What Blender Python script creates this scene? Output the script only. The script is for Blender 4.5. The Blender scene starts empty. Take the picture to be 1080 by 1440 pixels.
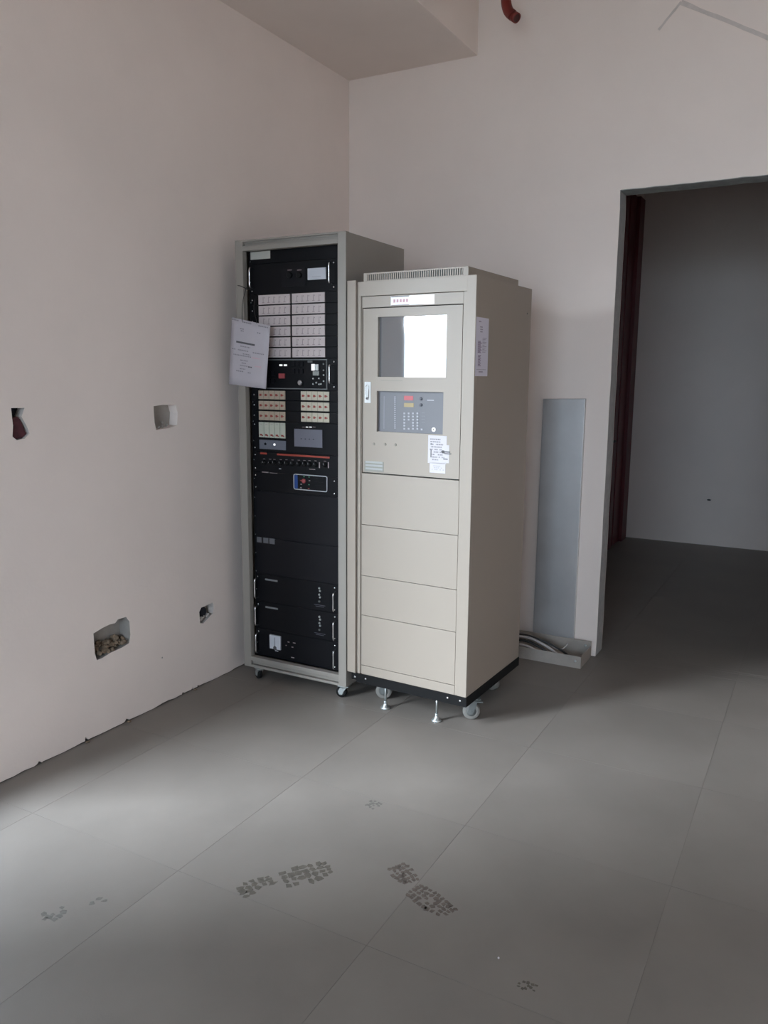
import bpy, bmesh, math, random
from mathutils import Vector, Matrix, geometry
from math import sin, cos, pi, radians
random.seed(7)
S = bpy.context.scene
COL = S.collection

# ------------------------------------------------------------------ camera
F_PX = 1129.02
YAW, PIT, ROL = radians(-28.7624), radians(-9.6129), radians(0.43066)
CAM = Vector((0, 0, 1.45))
_f = Vector((sin(YAW)*cos(PIT), cos(YAW)*cos(PIT), sin(PIT)))
_r0 = Vector((cos(YAW), -sin(YAW), 0)); _u0 = _r0.cross(_f)
_r = cos(ROL)*_r0 + sin(ROL)*_u0
_u = -sin(ROL)*_r0 + cos(ROL)*_u0
cd = bpy.data.cameras.new('camera'); cam = bpy.data.objects.new('camera', cd); COL.objects.link(cam)
cd.sensor_fit = 'VERTICAL'; cd.sensor_height = 24; cd.lens = F_PX/1440*24; cd.clip_start = 0.05
cam.matrix_world = Matrix(((_r.x, _u.x, -_f.x, CAM.x), (_r.y, _u.y, -_f.y, CAM.y), (_r.z, _u.z, -_f.z, CAM.z), (0, 0, 0, 1)))
S.camera = cam

# ------------------------------------------------------------------ light
W = bpy.data.worlds.new('overcast'); S.world = W; W.use_nodes = True
bg = W.node_tree.nodes['Background']; bg.inputs[0].default_value = (0.64, 0.82, 1.0, 1); bg.inputs[1].default_value = 5.0
sd = bpy.data.lights.new('hazy_sun', 'SUN'); sd.energy = 8.4; sd.angle = radians(42); sd.color = (0.82, 0.92, 1.0)
sun = bpy.data.objects.new('hazy_sun', sd); COL.objects.link(sun)
SUN_DIR = Vector((0.55, 0.78, -0.42))
sun.rotation_euler = SUN_DIR.to_track_quat('-Z', 'Y').to_euler()
def portal(loc, nrm, sx, sy):
    d = bpy.data.lights.new('window_portal', 'AREA'); d.shape = 'RECTANGLE'; d.size = sx; d.size_y = sy; d.cycles.is_portal = True
    o = bpy.data.objects.new('window_portal', d); COL.objects.link(o); o.location = loc
    o.rotation_euler = Vector(nrm).to_track_quat('-Z', 'Y').to_euler()
WIN1 = (0.50, 1.41, 0.22, 2.45)         # y0 y1 z0 z1 in the left wall
FILL_WIN = (-1.2, 1.4, 0.75, 2.6)          # x0 x1 z0 z1 of an unseen opening added for fill, behind the camera
portal((-2.6, (WIN1[0]+WIN1[1])/2, (WIN1[2]+WIN1[3])/2), (1, 0, 0), WIN1[1]-WIN1[0], WIN1[3]-WIN1[2])
portal(((FILL_WIN[0]+FILL_WIN[1])/2, -3.1, (FILL_WIN[2]+FILL_WIN[3])/2), (0, 1, 0), FILL_WIN[1]-FILL_WIN[0], FILL_WIN[3]-FILL_WIN[2])
vs = S.view_settings; vs.view_transform = 'Standard'; vs.look = 'None'; vs.gamma = 1; vs.use_curve_mapping = False
vs.exposure = 1.23

# ------------------------------------------------------------------ helpers
def pray(px, py): return _f + _r*((px-540)/F_PX) + _u*((720-py)/F_PX)
def on_floor(px, py, z=0.0):
    r = pray(px, py); return CAM + r*((z-CAM.z)/r.z)
class Frame:                            # local frame of an upright front plane: u right, v depth, z up
    def __init__(s, x, y, ang):
        s.o = Vector((x, y, 0)); s.a = ang; s.U = Vector((cos(ang), sin(ang), 0)); s.V = Vector((-sin(ang), cos(ang), 0))
    def uz(s, px, py, v=0.0):           # measured point of the photo -> (u, z) on the plane at depth v
        r = pray(px, py); t = ((s.o + s.V*v - CAM).dot(s.V))/r.dot(s.V); p = CAM + r*t
        return ((p-s.o).dot(s.U), p.z)
    def vz(s, px, py, u):               # on the side plane u = const
        r = pray(px, py); t = ((s.o + s.U*u - CAM).dot(s.U))/r.dot(s.U); p = CAM + r*t
        return ((p-s.o).dot(s.V), p.z)
    def crop(s, ox, oy, k): return lambda x, y, v=0.0: s.uz(ox+x/k, oy+y/k, v)

def mat(name, col, rough=0.5, metal=0.0, spec=0.5, noise=0.0, nscale=8.0, bump=0.0, bscale=120.0, emit=None, coat=0.0, ior=None, rvar=0.0):
    m = bpy.data.materials.new(name); m.use_nodes = True; N = m.node_tree.nodes; L = m.node_tree.links
    b = N['Principled BSDF']; b.inputs['Base Color'].default_value = (*col, 1); b.inputs['Roughness'].default_value = rough
    b.inputs['Metallic'].default_value = metal; b.inputs['Specular IOR Level'].default_value = spec
    if coat: b.inputs['Coat Weight'].default_value = coat; b.inputs['Coat Roughness'].default_value = 0.03
    if ior: b.inputs['IOR'].default_value = ior
    tc = N.new('ShaderNodeTexCoord')
    if noise or rvar:
        n = N.new('ShaderNodeTexNoise'); n.inputs['Scale'].default_value = nscale; n.inputs['Detail'].default_value = 6
        n.inputs['Roughness'].default_value = 0.6; L.new(tc.outputs['Object'], n.inputs['Vector'])
    if noise:
        r = N.new('ShaderNodeValToRGB'); r.color_ramp.elements[0].position = 0.3; r.color_ramp.elements[1].position = 0.7
        r.color_ramp.elements[0].color = (*[c*(1-noise) for c in col], 1); r.color_ramp.elements[1].color = (*[min(1, c*(1+noise)) for c in col], 1)
        L.new(n.outputs['Fac'], r.inputs['Fac']); L.new(r.outputs['Color'], b.inputs['Base Color'])
    if rvar:
        mr = N.new('ShaderNodeMapRange'); mr.inputs[3].default_value = rough-rvar; mr.inputs[4].default_value = rough+rvar
        L.new(n.outputs['Fac'], mr.inputs[0]); L.new(mr.outputs[0], b.inputs['Roughness'])
    if bump:
        n2 = N.new('ShaderNodeTexNoise'); n2.inputs['Scale'].default_value = bscale; n2.inputs['Detail'].default_value = 5
        bp = N.new('ShaderNodeBump'); bp.inputs['Strength'].default_value = bump; bp.inputs['Distance'].default_value = 0.004
        L.new(tc.outputs['Object'], n2.inputs['Vector']); L.new(n2.outputs['Fac'], bp.inputs['Height']); L.new(bp.outputs['Normal'], b.inputs['Normal'])
    if emit: b.inputs['Emission Color'].default_value = (*emit[:3], 1); b.inputs['Emission Strength'].default_value = emit[3]
    return m

class MB:
    def __init__(s): s.bm = bmesh.new()
    def _bev(s, geom_faces, bev, seg=2):
        es = {e for f in geom_faces for e in f.edges}
        bmesh.ops.bevel(s.bm, geom=list(es), offset=bev, segments=seg, affect='EDGES', profile=0.7, clamp_overlap=True)
    def box(s, x0, x1, y0, y1, z0, z1, mi=0, bev=0.0):
        v = [s.bm.verts.new(p) for p in ((x0,y0,z0),(x1,y0,z0),(x1,y1,z0),(x0,y1,z0),(x0,y0,z1),(x1,y0,z1),(x1,y1,z1),(x0,y1,z1))]
        fs = [s.bm.faces.new([v[i] for i in q]) for q in ((3,2,1,0),(4,5,6,7),(0,1,5,4),(1,2,6,5),(2,3,7,6),(3,0,4,7))]
        for f in fs: f.material_index = mi
        if bev: s._bev(fs, bev)
        return s
    def cyl(s, p, q, r, n=16, mi=0, r2=None, cap=True):
        p, q = Vector(p), Vector(q); d = (q-p).normalized(); a = d.orthogonal().normalized(); b = d.cross(a); r2 = r if r2 is None else r2
        A = [s.bm.verts.new(p+(a*cos(t)+b*sin(t))*r) for t in [2*pi*i/n for i in range(n)]]
        B = [s.bm.verts.new(q+(a*cos(t)+b*sin(t))*r2) for t in [2*pi*i/n for i in range(n)]]
        for i in range(n):
            f = s.bm.faces.new((A[i], A[(i+1) % n], B[(i+1) % n], B[i])); f.material_index = mi; f.smooth = True
        if cap:
            f = s.bm.faces.new(A[::-1]); f.material_index = mi; f = s.bm.faces.new(B); f.material_index = mi
        return s
    def lathe(s, c, axis, prof, n=24, mi=0):     # prof: (distance along axis, radius)
        c = Vector(c); d = Vector(axis).normalized(); a = d.orthogonal().normalized(); b = d.cross(a); rings = []
        for h, r in prof:
            rings.append([s.bm.verts.new(c+d*h+(a*cos(2*pi*i/n)+b*sin(2*pi*i/n))*max(r, 1e-4)) for i in range(n)])
        for R0, R1 in zip(rings, rings[1:]):
            for i in range(n):
                f = s.bm.faces.new((R0[i], R0[(i+1) % n], R1[(i+1) % n], R1[i])); f.material_index = mi; f.smooth = True
        f = s.bm.faces.new(rings[0][::-1]); f.material_index = mi; f = s.bm.faces.new(rings[-1]); f.material_index = mi
        return s
    def tube(s, pts, r, n=10, mi=0):
        P = [Vector(p) for p in pts]; up = None; rings = []
        for i, p in enumerate(P):
            d = (P[min(i+1, len(P)-1)]-P[max(i-1, 0)]).normalized()
            a = d.orthogonal().normalized() if up is None else (up-d*up.dot(d)).normalized()
            up = a; b = d.cross(a)
            rings.append([s.bm.verts.new(p+(a*cos(2*pi*k/n)+b*sin(2*pi*k/n))*r) for k in range(n)])
        for R0, R1 in zip(rings, rings[1:]):
            for i in range(n):
                f = s.bm.faces.new((R0[i], R0[(i+1) % n], R1[(i+1) % n], R1[i])); f.material_index = mi; f.smooth = True
        f = s.bm.faces.new(rings[0][::-1]); f.material_index = mi; f = s.bm.faces.new(rings[-1]); f.material_index = mi
        return s
    def prism(s, poly, fn, w0, w1, mi=0):        # fn(u, v, w) -> xyz
        A = [s.bm.verts.new(fn(u, v, w0)) for u, v in poly]; B = [s.bm.verts.new(fn(u, v, w1)) for u, v in poly]; n = len(poly)
        for f in [A[::-1], B]+[[A[i], A[(i+1) % n], B[(i+1) % n], B[i]] for i in range(n)]:
            g = s.bm.faces.new(f); g.material_index = mi
        return s
    def done(s, name, mats, parent=None, loc=None, **props):
        bmesh.ops.recalc_face_normals(s.bm, faces=s.bm.faces)
        me = bpy.data.meshes.new(name); s.bm.to_mesh(me); s.bm.free()
        for m in (mats if isinstance(mats, (list, tuple)) else [mats]): me.materials.append(m)
        o = bpy.data.objects.new(name, me); COL.objects.link(o)
        if parent: o.parent = parent
        if loc: o.location = loc
        for k, v in props.items(): o[k] = v
        return o
def thing(name, label, cat, loc=(0, 0, 0), rz=0.0, group=None):
    o = bpy.data.objects.new(name, None); COL.objects.link(o); o.location = loc; o.rotation_euler = (0, 0, rz); o.empty_display_size = 0.1
    o['label'] = label; o['category'] = cat
    if group: o['group'] = group
    return o
def copy_part(o, parent, loc=None):
    c = o.copy(); COL.objects.link(c); c.parent = parent
    if loc is not None: c.location = loc
    for ch in list(o.children): copy_part(ch, c)
    return c
def smooth(pts, k=6):                   # Catmull-Rom
    P = [Vector(p) for p in pts]; P = [P[0]*2-P[1]]+P+[P[-1]*2-P[-2]]; out = []
    for i in range(1, len(P)-2):
        for j in range(k):
            t = j/k; a, b, c, d = P[i-1:i+3]
            out.append(0.5*((2*b)+(c-a)*t+(2*a-5*b+4*c-d)*t*t+(3*b-a-3*c+d)*t**3))
    return out+[P[-2]]
def inside(p, poly):
    c = False; n = len(poly)
    for i in range(n):
        (x0, y0), (x1, y1) = poly[i], poly[(i+1) % n]
        if (y0 > p[1]) != (y1 > p[1]) and p[0] < (x1-x0)*(p[1]-y0)/(y1-y0)+x0: c = not c
    return c
def sheet(mb, outer, holes, fn, w, mi=0):
    vs_, es = [], []
    for lp in [outer]+holes:
        b = len(vs_); vs_ += [Vector(p) for p in lp]; es += [(b+i, b+(i+1) % len(lp)) for i in range(len(lp))]
    V, _, F, *_x = geometry.delaunay_2d_cdt(vs_, es, [], 0, 1e-6)
    bv = [mb.bm.verts.new(fn(v.x, v.y, w)) for v in V]
    for f in F:
        c = (sum(V[i].x for i in f)/3, sum(V[i].y for i in f)/3)
        if inside(c, outer) and not any(inside(c, h) for h in holes):
            g = mb.bm.faces.new([bv[i] for i in f]); g.material_index = mi
    for v in bv:
        if not v.link_faces: mb.bm.verts.remove(v)
def rim(mb, loop, fn, w0, w1, mi=0):
    A = [mb.bm.verts.new(fn(*p, w0)) for p in loop]; B = [mb.bm.verts.new(fn(*p, w1)) for p in loop]; n = len(loop)
    for i in range(n):
        g = mb.bm.faces.new((A[i], A[(i+1) % n], B[(i+1) % n], B[i])); g.material_index = mi
def marks(mb, u0, u1, z0, z1, rows, fn, dens=0.7, h=0.5, mi=1, rnd=random, lo=0.004, hi=0.016):   # rows of illegible small print
    dz = (z1-z0)/rows
    for r in range(rows):
        zc = z1-(r+0.5)*dz; u = u0+rnd.random()*(u1-u0)*0.15
        end = u1-rnd.random()*(u1-u0)*0.35
        while u < end:
            w = lo+rnd.random()*(hi-lo)
            if rnd.random() < dens: fn(u, min(u+w, u1), zc-dz*h/2, zc+dz*h/2, mi)
            u += w+0.002

# ------------------------------------------------------------------ materials
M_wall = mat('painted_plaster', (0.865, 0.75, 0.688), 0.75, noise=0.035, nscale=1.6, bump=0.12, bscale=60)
M_floor = mat('dusty_floor_tile', (0.228, 0.201, 0.180), 0.5, noise=0.10, nscale=2.2, rvar=0.06, bump=0.06, bscale=200)
M_slab = mat('cement_slab', (0.205, 0.182, 0.162), 0.9, noise=0.1)
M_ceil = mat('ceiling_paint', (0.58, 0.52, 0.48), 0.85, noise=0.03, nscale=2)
M_rough = mat('broken_plaster', (0.55, 0.49, 0.45), 0.95, noise=0.15, nscale=30, bump=0.8, bscale=90)
M_dirt = mat('brown_rubble', (0.22, 0.16, 0.11), 0.95, noise=0.5, nscale=60, bump=1.0, bscale=120)
M_gray = mat('mortar_grey', (0.36, 0.33, 0.30), 0.9, noise=0.1, nscale=20)
M_brick = mat('dark_red_brick', (0.085, 0.022, 0.028), 0.85, noise=0.3, nscale=40)
M_void = mat('dark_void', (0.015, 0.014, 0.02), 0.9)  # near-black puts shade into the wall holes; also colours the conduit end
M_rack = mat('light_grey_powder_coat', (0.29, 0.262, 0.232), 0.45, bump=0.03, bscale=600)
M_black = mat('black_panel', (0.0045, 0.0045, 0.006), 0.5, spec=0.18, bump=0.03, bscale=700)
M_black2 = mat('black_panel_blueish', (0.0065, 0.0063, 0.0085), 0.45, spec=0.2)
M_blackm = mat('black_steel', (0.0055, 0.0055, 0.006), 0.5, spec=0.2)
M_chrome = mat('chrome', (0.75, 0.75, 0.75), 0.22, metal=1.0)
M_zinc = mat('zinc_plated_steel', (0.62, 0.66, 0.66), 0.38, metal=0.9, noise=0.1, nscale=40)
M_galv = mat('galvanised_sheet', (0.57, 0.55, 0.545), 0.42, metal=0.75, noise=0.07, nscale=5, rvar=0.06)
M_galv2 = mat('galvanised_painted', (0.40, 0.355, 0.315), 0.5, metal=0.1, noise=0.1, nscale=12)
M_beige = mat('ivory_powder_coat', (0.338, 0.285, 0.237), 0.42, bump=0.02, bscale=600)
M_beige_side = M_beige
M_rubber = mat('black_rubber', (0.008, 0.008, 0.008), 0.6, spec=0.25)
M_castgrey = mat('grey_nylon', (0.13, 0.135, 0.13), 0.5)
M_dull = mat('dull_grey_fork', (0.17, 0.18, 0.175), 0.45, metal=0.3)
M_white = mat('white_paper', (0.62, 0.58, 0.60), 0.7, noise=0.03, nscale=10)
M_paper = mat('lilac_white_paper', (0.50, 0.46, 0.49), 0.7, noise=0.03, nscale=10)
M_ink = mat('grey_print', (0.10, 0.095, 0.10), 0.7)
M_inkl = mat('pale_print', (0.26, 0.24, 0.26), 0.7)
M_inkp = mat('pink_print', (0.62, 0.38, 0.42), 0.7)
M_strip = mat('pinkish_button_strip', (0.58, 0.50, 0.49), 0.6)
M_stripm = mat('button_mark', (0.33, 0.27, 0.27), 0.6)
M_term = mat('ivory_key', (0.52, 0.47, 0.37), 0.5)
M_redm = mat('red_mark', (0.28, 0.045, 0.035), 0.5)
M_redbar = mat('orange_red_bar', (0.33, 0.045, 0.025), 0.45)
M_redled = mat('red_lamp', (0.6, 0.03, 0.03), 0.4, emit=(1, 0.05, 0.03, 0.15))
M_redsw = mat('red_button', (0.33, 0.06, 0.065), 0.5)
M_scr = mat('grey_display', (0.14, 0.14, 0.17), 0.35)
M_blue = mat('blue_inlay', (0.01, 0.05, 0.20), 0.45)
M_silver = mat('silver_outline', (0.55, 0.57, 0.60), 0.35, metal=0.5)
M_glow = mat('glowing_white', (0.85, 0.85, 0.85), 0.4, emit=(1, 1, 1, 0.25))
M_meter = mat('meter_face', (0.55, 0.56, 0.60), 0.4)
M_grn = mat('green_mark', (0.05, 0.22, 0.12), 0.5)
M_screen = mat('glossy_screen', (0.10, 0.105, 0.115), 0.03, spec=1.0, ior=2.2, bump=0.0)
M_ctrl = mat('grey_control_panel', (0.165, 0.163, 0.178), 0.5)
M_key = mat('pale_key', (0.42, 0.41, 0.44), 0.5)
M_led = mat('red_digits', (0.38, 0.075, 0.09), 0.4, emit=(1, 0.08, 0.08, 0.06))
M_amber = mat('amber_display', (0.36, 0.27, 0.12), 0.4)
M_red = mat('red_pipe_paint', (0.17, 0.016, 0.010), 0.45, noise=0.1, nscale=20)
M_reddoor = mat('dark_red_door_frame', (0.12, 0.007, 0.011), 0.45)
M_greydoor = mat('dark_grey_door', (0.11, 0.10, 0.105), 0.5)
M_wht = mat('white_cable', (0.55, 0.50, 0.48), 0.5)
M_blk = mat('black_cable', (0.02, 0.018, 0.018), 0.5)
M_foot = mat('dried_mud', (0.125, 0.108, 0.088), 0.9, noise=0.25, nscale=60)
M_foot2 = mat('dried_brown_mud', (0.14, 0.11, 0.092), 0.9, noise=0.3, nscale=60)
M_footf = mat('faint_mud', (0.165, 0.15, 0.135), 0.9, noise=0.2, nscale=60)
M_alu = mat('window_frame_aluminium', (0.5, 0.5, 0.5), 0.4, metal=0.6)
M_ground = mat('outdoor_concrete', (0.40, 0.38, 0.35), 0.9)

# ------------------------------------------------------------------ setting
XL, YB, TH = -2.485, 4.09, 0.13
XR, YF, ZC = 3.1, -3.1, 4.0
DX0, DX1, DZ = -0.965, 0.0, 2.338
fnL = lambda u, v, w: (XL-w, u, v)          # left wall (y, z)
fnB = lambda u, v, w: (u, YB+w, v)          # back wall (x, z)
holes = {
 'A': [(1.834, 1.331), (1.888, 1.330), (1.873, 1.300), (1.893, 1.262), (1.901, 1.240), (1.880, 1.222), (1.848, 1.219), (1.832, 1.232), (1.837, 1.270)],
 'B': [(2.510, 1.318), (2.560, 1.322), (2.640, 1.320), (2.652, 1.285), (2.645, 1.232), (2.600, 1.222), (2.520, 1.218), (2.512, 1.25)],
 'C': [(2.133, 0.432), (2.180, 0.442), (2.215, 0.446), (2.246, 0.444), (2.262, 0.456), (2.305, 0.455), (2.322, 0.430), (2.324, 0.372), (2.315, 0.338), (2.270, 0.330), (2.215, 0.327), (2.170, 0.318), (2.143, 0.318), (2.135, 0.35)],
 'D': [(2.748, 0.360), (2.762, 0.378), (2.800, 0.380), (2.842, 0.383), (2.850, 0.360), (2.842, 0.330), (2.810, 0.315), (2.775, 0.298), (2.752, 0.306)],
}
bot = []
y = YB+TH
rn = random.Random(3)
while y > YF:
    z = 0.002+abs(rn.gauss(0, 0.0028))
    bot.append((y, min(z, 0.012))); y -= 0.025+rn.random()*0.03
for yy, dz in ((2.065, 0.022), (2.075, 0.012), (2.282, 0.016), (2.69, 0.018), (2.72, 0.012), (2.62, 0.012), (1.85, 0.014)):
    bot.append((yy, dz)); bot.append((yy+0.014, 0.006)); bot.append((yy-0.012, 0.005))
bot = sorted(set(bot), key=lambda p: -p[0])
outer = [(YF, 0.0), (YF, ZC), (YB+TH, ZC)]+bot+[(YF+0.001, 0.0)]
w1 = [(WIN1[0], WIN1[2]), (WIN1[1], WIN1[2]), (WIN1[1], WIN1[3]), (WIN1[0], WIN1[3])]
mb = MB(); sheet(mb, outer, [w1]+list(holes.values()), fnL, 0); sheet(mb, outer, [w1], fnL, 0.16); rim(mb, outer, fnL, 0, 0.16); rim(mb, w1, fnL, 0, 0.16)
wl = mb.done('wall_left', M_wall, kind='structure')
def recess(h, depth, mats, extra=None, parent=wl, fn=fnL, lab=None):
    mb = MB(); rim(mb, h, fn, 0, depth, 0)
    sheet(mb, h, [], fn, depth, 1)
    if extra: extra(mb)
    o = mb.done('wall_recess', mats, parent)
    for f in o.data.polygons: f.use_smooth = False
    if lab: o['label'] = lab
    return o
def rubble(mb, u0, u1, z0, n, mi, rr=(0.006, 0.016), dep=0.05):
    g = random.Random(5)
    for i in range(n):
        r = g.uniform(*rr); u = g.uniform(u0, u1); w = g.uniform(0.004, dep)
        c = Vector(fnL(u, z0+g.uniform(0, 0.02)+w*0.5, w)); res = bmesh.ops.create_icosphere(mb.bm, subdivisions=1, radius=r, matrix=Matrix.Translation(c))
        for v in res['verts']: v.co += Vector((g.uniform(-1, 1), g.uniform(-1, 1), g.uniform(-1, 1)))*r*0.35
        for f in {f for v in res['verts'] for f in v.link_faces}: f.material_index = mi
recess(holes['A'], 0.037, [M_rough, M_void, M_brick], lambda mb: (mb.prism([(1.840, 1.292), (1.862, 1.300), (1.874, 1.290), (1.884, 1.262), (1.895, 1.238), (1.878, 1.225), (1.850, 1.222), (1.838, 1.235)], fnL, 0.010, 0.036, 2), mb.prism([(1.838, 1.300), (1.858, 1.302), (1.856, 1.326), (1.838, 1.327)], fnL, 0.018, 0.036, 1)), lab='narrow socket hole showing dark red brick')
recess(holes['B'], 0.045, [M_wall, M_gray], lambda mb: rubble(mb, 2.53, 2.60, 1.216, 6, 1, (0.004, 0.007), 0.03), lab='square socket hole with white edge')
recess(holes['C'], 0.06, [M_gray, M_gray, M_dirt], lambda mb: rubble(mb, 2.16, 2.31, 0.328, 42, 2), lab='largest hole with brown rubble at its bottom')
recess(holes['D'], 0.05, [M_rough, M_gray, M_void], lambda mb: (mb.lathe((XL-0.045, 2.79, 0.348), (1, 0, 0), [(0, 0.024), (0.03, 0.024), (0.031, 0.017), (0.0301, 0.015)], 18, 2), rubble(mb, 2.755, 2.82, 0.31, 8, 0, (0.004, 0.010), 0.03)), lab='small hole with a conduit end inside')
mb = MB(); mb.lathe((XL+0.0005, 2.501, 0.216), (-1, 0, 0), [(0, 0.004), (0.002, 0.004)], 8); mb.done('nail_hole', M_gray, wl)
# loose chips at the foot of the left wall
for i, yy in enumerate((2.065, 2.285, 2.69)):
    g = random.Random(i); mb = MB(); res = bmesh.ops.create_icosphere(mb.bm, subdivisions=1, radius=0.007)
    for v in res['verts']: v.co = Vector((v.co.x*g.uniform(.7, 1.6), v.co.y*g.uniform(.8, 2.0), v.co.z*g.uniform(.5, .9)))
    c = mb.done('plaster_chip', M_dirt, None, (XL+0.012, yy, 0.0045))
    c['label'] = ['brown plaster chip by the left wall, nearest the camera', 'brown plaster chip by the left wall, middle one', 'brown plaster chip by the left wall, nearest the black rack'][i]; c['category'] = 'debris'; c['group'] = 'chips fallen at the foot of the left wall'

# back wall with doorway: slightly ragged masonry edges
rn = random.Random(11)
dl = [(DX0+rn.gauss(0, 0.0006), z*DZ/26) for z in range(0, 27)]; dl[0] = (DX0-0.002, 0.0); dl[-1] = (DX0-0.003, DZ)
dt = [(DX0+(DX1-DX0)*i/18, DZ+rn.gauss(0, 0.0008)) for i in range(1, 18)]
obk = [(XL-0.16, 0), (XL-0.16, ZC), (XR, ZC), (XR, 0), (DX1, 0), (DX1, DZ)]+dt[::-1]+dl[::-1]
mb = MB(); sheet(mb, obk, [], fnB, 0); sheet(mb, obk, [], fnB, TH); rim(mb, obk, fnB, 0, TH)
wb = mb.done('wall_back', M_wall, kind='structure')
jl = MB(); jl.prism([(p[0]+0.0005, p[1]) for p in dl]+[(DX0-0.002, DZ), (DX0-0.002, 0)][:0]+[(DX0-0.006, DZ), (DX0-0.006, 0)], lambda u, v, w: (u, YB+0.004+w, v), 0, TH-0.01)
jl.done('jamb_mortar', mat('jamb_grey_mortar', (0.40, 0.39, 0.385), 0.9, noise=0.12, nscale=25), wb)
mb = MB(); mb.prism([(DX0, DZ-0.004)]+[(p[0], p[1]-0.003) for p in dt]+[(DX1, DZ-0.004), (DX1, DZ+0.003), (DX0, DZ+0.003)], lambda u, v, w: (u, YB+0.002+w, v), 0, TH-0.006)
mb.done('lintel_mortar', mat('lintel_grey_mortar', (0.30, 0.31, 0.30), 0.9, noise=0.2, nscale=18), wb)
# chased and patched grooves high on the wall
def groove(p, q, w):
    a = Vector(p); b = Vector(q); d = (b-a).normalized(); n = Vector((-d.y, d.x))*w/2; g = random.Random(2); k = 14
    up = [a+(b-a)*i/k+n*g.uniform(.8, 1.2) for i in range(k+1)]; dn = [a+(b-a)*i/k-n*g.uniform(.8, 1.2) for i in range(k+1)]
    mb = MB(); mb.prism([tuple(v) for v in up+dn[::-1]], fnB, -0.0015, 0.002)
    mb.done('patched_groove', mat('groove_mortar', (0.64, 0.56, 0.52), 0.9, noise=0.08, nscale=30), wb)
groove((-0.833, 3.018), (-0.741, 3.118), 0.010)
groove((-0.741, 3.116), (-0.20, 2.804), 0.017)
MB().box(XR, XR+0.16, YF, YB+TH, 0, ZC).done('wall_right', M_wall, kind='structure')
fnF = lambda u, v, w: (u, YF-w, v)
of = [(XL-0.16, 0), (XR+0.16, 0), (XR+0.16, ZC), (XL-0.16, ZC)]
w2 = [(FILL_WIN[0], FILL_WIN[2]), (FILL_WIN[1], FILL_WIN[2]), (FILL_WIN[1], FILL_WIN[3]), (FILL_WIN[0], FILL_WIN[3])]
mb = MB(); sheet(mb, of, [w2], fnF, 0); sheet(mb, of, [w2], fnF, 0.16); rim(mb, of, fnF, 0, 0.16); rim(mb, w2, fnF, 0, 0.16)
mb.done('wall_front', M_wall, kind='structure')
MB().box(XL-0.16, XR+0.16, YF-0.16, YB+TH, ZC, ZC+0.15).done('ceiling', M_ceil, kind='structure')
MB().box(XL-0.001, -1.722, YF, YB+0.001, 3.06, ZC+0.001, 0, 0.003).done('trim_1', mat('soffit_paint', (0.85, 0.735, 0.665), 0.8, noise=0.03, nscale=1.5, bump=0.1, bscale=60), kind='structure')
def win(name, fn, a0, a1, z0, z1):
    mb = MB(); t = 0.05
    for (p0, p1, q0, q1) in ((a0, a0+t, z0, z1), (a1-t, a1, z0, z1), (a0+t, a1-t, z0, z0+t), (a0+t, a1-t, z1-t, z1)):
        mb.prism([(p0, q0), (p1, q0), (p1, q1), (p0, q1)], fn, 0.07, 0.12)
    mb.done(name, M_alu, kind='structure')
win('window_1', fnL, *WIN1); win('added_fill_window', fnF, *FILL_WIN)  # the second opening is added for fill light
# corridor beyond the doorway
CXL, CYB, CXR, CZ = -1.56, 7.46, 1.35, 3.05
eh = [(-0.851+0.017*cos(t), 0.402+0.0065*sin(t)) for t in [2*pi*i/14 for i in range(14)]]
fnC = lambda u, v, w: (u, CYB+w, v)
oc = [(CXL-0.15, 0), (CXR+0.15, 0), (CXR+0.15, CZ), (CXL-0.15, CZ)]
mb = MB(); sheet(mb, oc, [eh], fnC, 0); sheet(mb, oc, [], fnC, 0.12); rim(mb, oc, fnC, 0, 0.12)
wf = mb.done('wall_far', M_wall, kind='structure')
recess(eh, 0.05, [M_void, M_void], None, wf, fnC)
DY0, DY1 = 5.85, 6.80
ol = [(YB+TH, 0), (DY0, 0), (DY0, 2.95), (DY1+0.62, 2.95), (DY1+0.62, 0), (CYB, 0), (CYB, CZ), (YB+TH, CZ)]
fnCL = lambda u, v, w: (CXL-w, u, v)
mb = MB(); sheet(mb, ol, [], fnCL, 0); sheet(mb, ol, [], fnCL, 0.12); rim(mb, ol, fnCL, 0, 0.12); mb.done('wall_corridor', M_wall, kind='structure')
MB().box(CXR, CXR+0.15, YB+TH, CYB, 0, CZ).done('wall_corridor_right', M_wall, kind='structure')
MB().box(CXL-0.15, CXR+0.15, YB+TH, CYB+0.12, CZ, CZ+0.1).done('ceiling_corridor', M_ceil, kind='structure')
d = MB().box(CXL-0.10, CXL-0.05, DY0+0.04, DY1, 0.01, 2.90, 0, 0.003).done('door_1', M_greydoor, kind='structure')
mb = MB()
for y0, y1, xo in ((DY1, DY1+0.10, 0.012), (DY1+0.10, DY1+0.20, -0.02), (DY1+0.20, DY1+0.42, 0.0), (DY1+0.42, DY1+0.60, 0.03)): mb.box(CXL-0.11, CXL+xo, y0, y1, 0.0, 2.95, 0, 0.004)
mb.box(CXL-0.11, CXL+0.012, DY0, DY1, 2.90, 2.95, 0, 0.004); mb.box(CXL-0.11, CXL+0.012, DY0, DY0+0.04, 0, 2.90, 0, 0.004)
mb.done('door_frame', M_reddoor, d)
MB().box(CXL-0.05, CXL-0.03, DY1-0.07, DY1-0.02, 0.80, 1.02, 0, 0.006).cyl((CXL-0.03, DY1-0.045, 0.93), (CXL+0.03, DY1-0.045, 0.93), 0.01).cyl((CXL+0.03, DY1-0.04, 0.93), (CXL+0.03, DY1-0.16, 0.93), 0.009).done('door_handle', M_blackm, d)

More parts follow.
